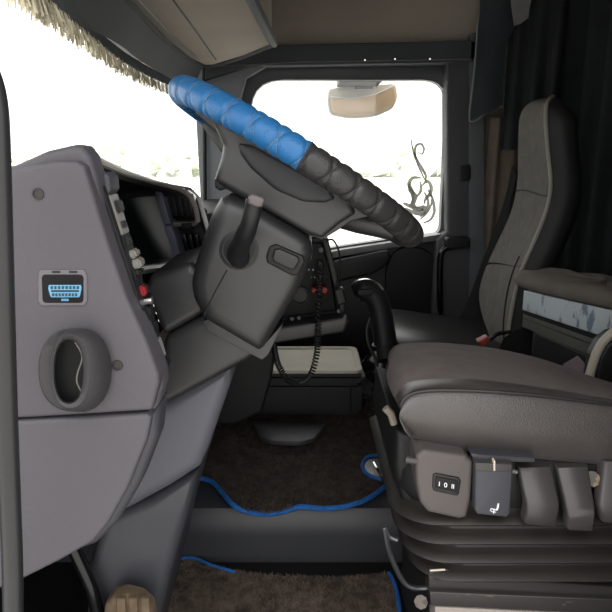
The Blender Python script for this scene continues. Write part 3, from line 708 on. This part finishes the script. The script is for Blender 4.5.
tube('body_rib', [Vector((x1-.04, yb0-.001, .17)), Vector((x1-.04, yb0-.001, zt-.035))], .0025, blk2, bxp, 6)
v_, f_ = prism_geo([PZ(u, v, .179) for u, v in [(252, 420), (326, 424), (314, 438), (300, 442), (272, 441), (260, 436)]], (0, 0, -.014), .003); build('rubber_foot', v_, f_, panel2, bxp)

# ================================================================== GEAR LEVER
gv = thing('gear_lever', 'black curved gear lever with slotted grip between the seats', 'gear lever', P(390, 390, 1.62))
ck = cat_rom([P(u, v, 1.6) for u, v in [(353, 292), (360, 290), (370, 292), (377, 300), (381, 315), (384, 332), (386, 350)]], 6)
nk = len(ck)
build('grip', *tube_geo(ck, [.012+.016*min(1, i/6) if i < 7 else (.031-.002*math.sin(math.pi*(i-7)/(nk-8))) for i in range(nk)], 16), blk, gv, 60)
tube('chrome_band', cat_rom([P(u, v, 1.582) for u, v in [(351, 286), (356, 281), (367, 279), (377, 283), (383, 290)]], 5), .0032, chrome, gv, 8)
prism('grip_slot', [(358, 290), (372, 289), (374, 293), (371, 296), (359, 296), (357, 293)], 1.562, 1.58, blk2, gv, .003, .25)
tube('shaft', [P(386, 350, 1.6), P(392, 372, 1.62), P(397, 400, 1.64)], .013, M('shaft_blue', (36, 52, 86), .4), gv, 12)
tube('collar', [P(384, 342, 1.6), P(387, 354, 1.6)], .033, blk2, gv, 16)
for k, (u, v) in enumerate(((379, 362), (384, 374), (389, 388))):
    v_, f_ = loft_geo([[P(u+r_*math.cos(a)*1.3, v+dv+r_*.45*math.sin(a), 1.6+.02*math.sin(a)) for a in [2*math.pi*i/20 for i in range(20)]] for r_, dv in ((9, -7), (12, -2), (14, 2), (11, 6))], cv=True, caps=True)
    build('boot_fold', v_, f_, gloss, gv)
tube('side_cable', cat_rom([P(u, v, 1.58) for u, v in [(370, 318), (367, 330), (369, 345), (375, 358), (378, 372)]], 5), .004, colm, gv, 8)

# ================================================================== DRIVER SEAT
ds = thing('driver_seat', 'brown fabric driver seat with leather bolster and suspension bellows', 'seat', (.4, 1.08, 0))
cur = {
 'C0': ([(405, 432), (420, 440), (470, 452), (540, 459), (612, 466), (720, 477)], .905),
 'C1': ([(400, 416), (416, 420), (470, 425), (540, 432), (612, 440), (720, 450)], .884),
 'C2': ([(402, 402), (420, 392), (470, 391), (540, 396), (612, 405), (720, 416)], .897),
 'C3': ([(397, 394), (414, 381), (470, 379), (540, 387), (612, 399), (720, 412)], .94),
 'C4': ([(390, 383), (406, 364), (470, 366), (540, 377), (612, 394), (720, 412)], 1.02),
 'C5': ([(387, 372), (402, 351), (470, 354), (540, 368), (612, 390), (720, 412)], 1.12),
 'C6': ([(390, 362), (403, 345), (470, 346), (540, 359), (612, 383), (720, 410)], 1.22)}
W = {k: [P(u, v, y) for u, v in pts] for k, (pts, y) in cur.items()}
W['C7'] = [Vector((p.x, 1.27, p.z-.02)) for p in W['C6']]; W['C8'] = [Vector((p.x, 1.265, p.z-.09)) for p in W['C6']]
zb = W['C0'][0].z
for k in W:
    p = W[k][0]; W[k] = [Vector((p.x+.006, p.y, zb+(p.z-zb)*.45)), p]+W[k][1:]
    W[k] = [Vector((p.x+.02, p.y, zb-.004))]+W[k]
def sub_loft(keys): return [cat_rom(W[k], 5) for k in keys]
def dense(keys):
    cs = sub_loft(keys); cols = [cat_rom([c[i] for c in cs], 5) for i in range(len(cs[0]))]
    return loft_geo(cols)
build('cushion', *dense(['C3', 'C4', 'C5', 'C6', 'C7', 'C8']), fabric, ds, 60, label='brown-grey fabric seat top')
build('side_bolster', *dense(['C0', 'C1', 'C2', 'C3']), leather, ds, 60, label='dark leather side bolster')
build('cushion_base', *loft_geo([W['C0'], [Vector((p.x, 1.09, p.z)) for p in W['C0']], W['C8']]), blk2, ds)
s2 = cat_rom(W['C2'][1:], 8)
tube('seam_piping', [p+Vector((0, -.001, .001)) for p in s2], .0028, blkle, ds, 8)
tube('seam_piping', [p+Vector((.002, -.003, -.009)) for p in s2], .0016, blkle, ds, 8)
V, Fc = [], []
for row in (0, 1):
    base_ = [p+Vector((0, -.0022-.002*row, -.010-.006*row)) for p in s2]
    for i in range(len(base_)-1):
        nseg = max(1, int((base_[i+1]-base_[i]).length/.007))
        for k in range(nseg):
            a_, b_ = base_[i].lerp(base_[i+1], (k+.15)/nseg), base_[i].lerp(base_[i+1], (k+.75)/nseg)
            v, f = tube_geo([a_, b_], .0010, 4); n_ = len(V); V += v; Fc += [[q+n_ for q in ff] for ff in f]
build('stitching', V, Fc, M('stitch', (128, 120, 116), .7), ds)
prism('seat_pan', [(396, 430), (430, 440), (612, 470), (760, 485), (760, 530), (430, 525), (402, 505), (394, 470)], .93, 1.24, blk2, ds, .015, .08)
v_, f_ = loft_geo([[Vector((x, y, z)) for x, z in [(.66, .46), (.62, .6), (.66, .9), (.72, 1.2), (.80, 1.22), (.82, .9), (.78, .5)]] for y in (.86, .90, 1.08, 1.26, 1.30)], cv=True, caps=True)
build('backrest', v_, f_, fabric, ds, 60, sub=2)
# switch housing and levers
hz = prism('switch_housing', [(416, 456), (424, 450), (466, 456), (473.5, 463), (471, 500), (467, 518), (460, 520), (428, 513), (420, 503), (416, 480)], .872, .95, M('housing_grey', (74, 69, 68), .5, .06, 8, .2, 700), ds, .007, .2, 4)
rb = prism('rocker_bezel', [(433, 475), (436, 473.5), (459, 478), (461, 481), (459, 494), (457, 496), (434, 491), (432.5, 488)], .8695, .88, gloss, hz, .0015, .15)
ex_ = (P(460, 488, .868)-P(434, 483, .868)).normalized(); ey_ = (P(434, 475, .868)-P(433, 489, .868)).normalized()
prism('rocker', [(436, 477), (458, 481), (457, 492.5), (435, 488)], .8675, .875, blk2, rb, .001, .15)
v_, f_ = text_geo('I  0  II', .0105, P(446.5, 485.5, .8670), ex_, ey_); build('rocker_print', v_, f_, white, rb)
prism('lever_bar', [(470, 453), (480, 455), (535, 458), (536, 463), (475, 462)], .875, .93, panel2, ds, .003)
lv = M('lever_plastic', (58, 55, 56), .35, .06, 8, .15, 700); lvd = M('lever_slate', (56, 57, 63), .45, .06, 8, .15, 700)
l1 = prism('lever', [(475.5, 463), (512, 464), (513.5, 470), (510.5, 514), (507, 518), (478, 515), (475, 511)], .862, .90, lvd, ds, .004, .12)
prism('lever_top', [(475.5, 463), (512, 464.5), (512, 472), (475.5, 471)], .8605, .88, lv, l1, .001)
prism('lever_slit', [(493.6, 461), (495.4, 461), (495.4, 471), (493.6, 471)], .8595, .87, M('slit_pale', (190, 180, 165), .5), l1, .0004)
ic = M('icon_white', (215, 215, 220), .5)
def px_ribbon(px, r_, y): return tube_geo([P(a, b, y) for a, b in px], r_, 5)
ip = [px_ribbon([(498.5, 503.5), (497.6, 508), (496.6, 510)], .0016, .8615), px_ribbon([(496.6, 510), (491, 508.6), (490.4, 510.4), (492, 511.6)], .0009, .8615), px_ribbon([(494, 509), (493.6, 513.5)], .0008, .8615), px_ribbon([(492, 511.6), (496, 512.2)], .0007, .8615)]
build('seat_icon', *join(*ip), ic, l1)
def lever(px_top, px_mid, px_bot, y):
    """paddle that bends: top set back, knuckle towards the door, lower lip tucked under"""
    st_ = [(px_top, y+.034), (tuple((.5*a[0]+.5*b[0], .5*a[1]+.5*b[1]) for a, b in zip(px_top, px_mid)), y+.015), (px_mid, y), (tuple((.35*a[0]+.65*b[0], .35*a[1]+.65*b[1]) for a, b in zip(px_mid, px_bot)), y+.001), (px_bot, y+.008)]
    secs = []
    for (l, r_), yy_ in st_:
        A1, B1 = P(*l, yy_), P(*r_, yy_); dv = B1-A1; bk = Vector((0, .022, 0))
        secs.append([A1+dv*.07, A1+dv*.93, B1-dv*.02+bk*.1, B1+bk*.3, B1+bk, A1+bk, A1+bk*.3, A1+dv*.02+bk*.1])
    cols = [cat_rom([s_[i] for s_ in secs], 4) for i in range(8)]
    return loft_geo([[c_[k] for c_ in cols] for k in range(len(cols[0]))], cv=True, caps=True)
build('lever', *lever([(518, 468), (552, 467)], [(527, 507), (560, 505)], [(525, 524), (557, 527)], .858), lv, ds, 45)
build('lever', *lever([(557, 468), (589, 467)], [(568, 516), (596, 511)], [(568, 530), (594, 531)], .858), lv, ds, 45)
build('lever', *lever([(604, 462), (650, 460)], [(600, 505), (655, 505)], [(602, 522), (652, 528)], .858), lv, ds, 45)
tube('lever_pin', [P(500, 470, .88), P(517, 472, .88)], .003, trimg, ds, 8)
tube('side_knob', [P(405, 459, .88), P(416, 461, .88)], .006, lv, ds, 12)
tube('front_tab', [P(385, 408, .93), P(391, 414, .93), P(394, 424, .93)], .006, M('tab_pale', (104, 97, 88), .5), ds, 8)
tube('hinge_bolt', [P(590, 478, .90), P(592, 479, .885)], .012, worn('bolt', (62, 58, 52), (110, 90, 66), .4, 60, .55), ds, 10)
# bellows
def bpath(off, xl, y0=.895, n=8):
    r_ = .07; pts = [Vector((xl-off, 1.28, 0)), Vector((xl-off, 1.12, 0)), Vector((xl-off, y0-off+r_+.06, 0))]
    for i in range(n+1):
        a = math.pi+(math.pi/2)*i/n; pts.append(Vector((xl-off+r_+math.cos(a)*r_, y0-off+r_+math.sin(a)*r_, 0)))
    for x in (.35, .5, .75, .85): pts.append(Vector((x, y0-off, 0)))
    return pts
ztop, zbot = P(500, 508, .90).z, P(500, 582, .90).z
rows = []; nf = 4
for k in range(nf*8+1):
    t = k/(nf*8); off = .024*abs(math.sin(math.pi*t*nf))**2.2-.008; xl = .150+.045*t**1.5
    rows.append([p+Vector((0, 0, ztop+(zbot-ztop)*t)) for p in bpath(off, xl)])
build('bellows', *loft_geo(rows), M('bellows_rubber', (34, 31, 29), .45, .14, 14, .2, 200), ds, 70)
rows = [[p+Vector((0, 0, z)) for p in bpath(o_, x_)] for z, o_, x_ in ((ztop+.085, -.02, .135), (ztop+.05, -.004, .138), (ztop+.02, .0, .143), (ztop, -.006, .150))]
build('bellows_skirt', *loft_geo(rows), blk2, ds, 70)  # coloured black to paint in the dark gap between the levers
# base metal work
bp_ = prism('base_bracket', [(429, 570), (446, 569), (470, 577), (760, 597), (760, 604), (429, 590)], .895, .91, steel, ds, .002)
tube('bracket_hole', [P(437, 578, .892), P(437, 578, .90)], .005, blk2, bp_, 14)
tube('bracket_edge', [P(430, 570.5, .894), P(445, 569.5, .894)], .0016, M('edge_pale', (190, 180, 165), .5), bp_, 6)
prism('slide_rail', [(430, 592), (760, 606), (760, 622), (430, 606)], .885, .93, steel, ds, .003)
prism('lower_rail', [(435, 607), (760, 623), (760, 650), (435, 634)], .89, .94, M('pale_rail', (140, 132, 126), .5), ds, .003)
tube('slide_bolt', [P(421, 602, .88), P(421, 602, .92)], .011, worn('bolt2', (74, 66, 58), (40, 34, 30), .4, 80, .5), ds, 8)
tube('wire_lever', cat_rom([P(u, v, .91) for u, v in [(397, 540), (389, 536), (385, 527), (386, 535), (389, 550), (397, 570), (405, 583), (414, 588), (428, 588), (470, 587)]], 6), .0045, M('wire_steel', (86, 86, 90), .28, .05, 8, metal=.8), ds, 8)
box('pedestal', (.21, .93, 0), (.85, 1.24, zbot+.02), blk2, ds, .01)
tube('recliner_trim', cat_rom([P(u, v, 1.30) for u, v in [(640, 325), (618, 330), (604, 341), (596, 355), (590, 374), (588, 384)]], 6), .010, M('recliner_pale', (150, 144, 132), .4), ds, 10)
prism('recliner_cover', [(618, 336), (606, 345), (598, 360), (594, 385), (660, 395), (660, 335)], 1.30, 1.36, blk, ds, .01, .15)

# ================================================================== PASSENGER SEAT
ps = thing('passenger_seat', 'grey and black passenger seat with tall backrest', 'seat', (.5, 2.0, 0))
near = [(553, 96.5), (547, 104), (546, 122), (548, 150), (551, 185), (546, 212), (535, 240), (522, 270), (514, 300), (508, 335), (508, 360)]
far = [(541, 98.5), (530, 103), (520, 116), (518, 150), (517, 185), (510, 215), (496, 245), (484, 272), (479, 295), (483, 318), (495, 350)]
yn = [1.86, 1.82]+[1.80]*9; yf = [2.0, 2.05, 2.08, 2.10, 2.12, 2.14, 2.17, 2.19, 2.20, 2.20, 2.20]
NA = [P(u, v, y) for (u, v), y in zip(near, yn)]
FA = []
for (u, v), y, p in zip(far, yf, NA): q = PX(u, v, p.x); FA.append(P(u, v, min(max(q.y, 1.95), 2.25)))
NA, FA = cat_rom(NA, 4), cat_rom(FA, 4)
fr = [[a.lerp(b, t)+Vector((.012*math.sin(math.pi*t), 0, 0)) for a, b in zip(NA, FA)] for t in (0, .06, .25, .5, .75, .94, 1)]
build('back_fabric', *loft_geo(fr), fabric2, ps, 60, label='grey fabric front of the backrest')
kt = [min(1, .25+i/9) for i in range(len(NA))]
nb = [a+Vector((.02*k, -.025*k, 0)) for a, k in zip(NA, kt)]; nb2 = [a+Vector((.06*k, -.03*k, -.006)) for a, k in zip(NA, kt)]; nb3 = [a+Vector((.088*k, .0, -.014)) for a, k in zip(NA, kt)]
fb = [a+Vector((.08*k, .0, -.014)) for a, k in zip(FA, kt)]
build('back_shell', *loft_geo([NA, nb, nb2, nb3, fb, FA]), M('shell_black', (24, 24, 25), .6, .12, 14, .3, 380), ps, 60)
tube('back_piping', NA, .006, M('piping_grey', (120, 116, 108), .6), ps, 8)
for t in (.42, .66):
    i = int(t*len(NA)); tube('back_seam', [c_[i]+Vector((-.002, 0, -.01*math.sin(k))) for k, c_ in enumerate(fr)], .0025, blk2, ps, 6)
i0, i1 = int(.64*len(NA)), int(.97*len(NA))
tube('back_seam', [fr[2][i]+Vector((-.002, 0, 0)) for i in range(i0, i1)], .0025, blk2, ps, 6)
cz = .40
cs = []
for y, dz, dx in ((1.80, -.06, .01), (1.80, -.015, 0), (1.83, .0, -.01), (2.0, -.01, -.015), (2.18, .0, -.01), (2.22, -.015, 0), (2.22, -.06, .01)):
    cs.append(cat_rom([Vector((x+dx, y, cz+dz+h)) for x, h in ((.245, -.07), (.235, -.02), (.26, .012), (.32, .018), (.45, .0), (.60, -.02), (.68, -.02))], 5))
build('cushion', *loft_geo(cs), blkle, ps, 60)
box('pedestal', (.41, 1.86, .143), (.68, 2.16, .36), blk2, ps, .02)
v_, f_ = loft_geo([[P(q[0], q[1], y) for q in rnd([(498, 352, 0), (503, 338, 0), (520, 328, 0), (540, 330, 0), (552, 345, 0), (553, 375, 0), (500, 372, 0)], .3, 4)] for y in (1.70, 1.78)], cv=True, caps=True)
build('hinge_cover', v_, f_, blk, ps)
bk_ = prism('belt_buckle', [(478, 342), (488, 337), (491, 341), (482, 347)], 1.60, 1.63, M('buckle_red', (130, 50, 42), .5), ps, .003, label='red-tipped belt buckle')
tube('buckle_stalk', [P(489, 340, 1.62), P(497, 334, 1.65), P(510, 332, 1.71)], .006, chrome, ps, 8)
# belt strap of the passenger
A_ = cat_rom([P(u, v, y) for u, v, y in [(512, 165, 2.31), (503, 205, 2.31), (482, 262, 2.30), (466, 305, 2.29), (452, 335, 2.28)]], 5)
B_ = cat_rom([P(u, v, y) for u, v, y in [(517, 175, 2.30), (508, 212, 2.30), (494, 268, 2.29), (484, 310, 2.28), (474, 340, 2.27)]], 5)
build('seat_belt', *solid(*loft_geo([A_, B_]), .002), M('belt_web', (38, 38, 40), .7, .1, 10, .4, 700, kind='wave'), None, label='black seat belt strap running down beside the passenger seat', cat='seat belt')

# ================================================================== COOL BOX WITH PAD
cb = thing('cool_box', 'pale scuffed metal-fronted box under a brown pad', 'box', (.75, 1.6, .14))
k0, k1 = P(523.5, 290.6, 1.64), P(640, 322, 1.37)
k1.z = k0.z
dd = (k1-k0); dd.z = 0; hv = Vector((0, 0, 1)); bkv = Vector((-dd.y, dd.x, 0)).normalized()*.20
if bkv.y < 0: bkv = -bkv
def slab(name, z0, z1, o0, o1, dpt, mat, par, bev=.003):
    a_, b_ = k0+dd*o0, k0+dd*o1
    loop = [Vector((a_.x, a_.y, k0.z+z0)), Vector((b_.x, b_.y, k0.z+z0*1.4)), Vector((b_.x, b_.y, k0.z+z1*1.4)), Vector((a_.x, a_.y, k0.z+z1))]
    v, f = prism_geo(loop, bkv*dpt, bev); return build(name, v, f, mat, par)
scuff = worn('scuffed_metal', (158, 166, 170), (96, 110, 122), .35, 42, .56, (1, 1, .3))
slab('metal_front', -.052, 0, 0, 1, .9, scuff, cb)
slab('rail', -.062, -.052, 0, 1, .88, blk, cb, .001)
slab('lower_front', -.098, -.060, .01, 1, .9, M('box_olive', (74, 74, 70), .5), cb, .004)
slab('groove', -.075, -.072, .02, 1, .895, blk2, cb, 0)
slab('body', -.42, -.098, .12, 1, .7, blk, cb, .008)
cpad = k0+dd*.55+bkv*.42
padv = []
for zz, sc_ in ((.0, .9), (.006, 1.0), (.022, 1.03), (.036, .95), (.042, .7), (.040, .3), (.041, .05)):
    padv.append([cpad+Vector((0, 0, zz+.003))+dd.normalized()*a*.24*sc_+bkv.normalized()*b*.10*sc_+Vector((0, 0, .004*math.sin(a*9+b*5)*(1 if zz > .03 else 0))) for a, b in ell(0, 0, 1, 1, 36, 3.2)])
build('box_pad', *loft_geo(padv, cv=True, caps=True), M('brown_cloth', (84, 78, 73), .95, .15, 25, .5, 500), None, 60, label='brown crumpled seat pad lying on the metal-fronted box', cat='pad')
v_, f_ = solid([P(562, 366, 1.40), P(577, 357, 1.42), P(592, 374, 1.38), P(580, 382, 1.36)], [(0, 1, 2, 3)], .006); build('cloth_flap', v_, f_, M('flap_mauve', (104, 94, 100), .9, .1, 20), None, label='small mauve cloth corner sticking up behind the driver seat', cat='cloth')

# ================================================================== CURTAINS
def drapes(name, p0, p1, z0, z1, folds, amp, mat, label, nx=80, lowslope=0, **k):
    p0, p1 = Vector((*p0, 0)), Vector((*p1, 0)); d_ = p1-p0; nrm_ = Vector((-d_.y, d_.x, 0)).normalized(); rows = []
    for zt_ in (0, .2, .4, .6, .8, 1):
        row = []
        for i in range(nx+1):
            t = i/nx; a = amp*(.7+.3*math.sin(7*t+3*zt_))*math.sin(2*math.pi*folds*t+.6*math.sin(5*t)+.5*zt_)
            q = p0+d_*t+nrm_*a; q.z = z1+((z0+lowslope*t)-z1)*zt_; row.append(q)
        rows.append(row)
    return build(name, *solid(*loft_geo(rows), .002), mat, None, 60, label=label, cat='curtain', **k)
drapes('sleeper_curtain', (.86, 2.34), (1.42, .95), .15, 1.72, 16, .022, cloth_dk, 'dark pleated sleeper curtain behind the seats', 200)
drapes('side_curtain', (P(481, 200, 2.36).x, 2.34), (P(522, 200, 2.36).x, 2.36), P(490, 305, 2.34).z, P(490, 118, 2.34).z, 2.6, .012, tan, 'tan side curtain gathered behind the door pillar', 60)
# dark cloth hanging from the roof at the door pillar
hang = thing('hanging_cloth', 'dark cloth hanging in a point beside the passenger window', 'cloth', P(485, 120, 2.26))
g = [[(479, -40), (500, -40), (530, -40)], [(480, 10), (500, 10), (522, 10)], [(477, 45), (495, 45), (506, 45)], [(474, 85), (488, 82), (502, 78)], [(470, 121), (487, 113), (503, 106)]]
gg = [cat_rom([P(u, v, 2.25+.02*math.sin(u*.5)) for u, v in r_], 6) for r_ in g]
build('cloth', *solid(*loft_geo(gg), .003), M('slate_cloth', (44, 50, 54), .9, .12, 20, .4, 500), hang, 60)
tube('hem', cat_rom([P(u, v, 2.245) for u, v in [(478, 20), (476, 50), (473, 85), (470, 121), (487, 113), (503, 106)]], 6), .003, M('hem_grey', (110, 112, 112), .8), hang, 6)
drapes('roof_net', (P(505, 60, 2.3).x, 2.28), (P(560, 60, 2.2).x, 2.2), P(512, 150, 2.26).z, P(512, -60, 2.26).z, 3, .018, cloth_dk, 'dark cloth pleats hanging behind the passenger headrest', 60)
gg = [cat_rom([P(u, v, 2.12) for u, v in r_], 4) for r_ in ([(508, -40), (524, -40), (540, -40)], [(511, 5), (520, 5), (529, 8)], [(514, 26), (520, 24), (528, 18)])]
build('grey_flap', *solid(*loft_geo(gg), .004), M('flap_grey', (104, 104, 104), .9, .1, 30, .4, 500), None, 60, label='grey cloth flap hanging from the roof at top right', cat='cloth')
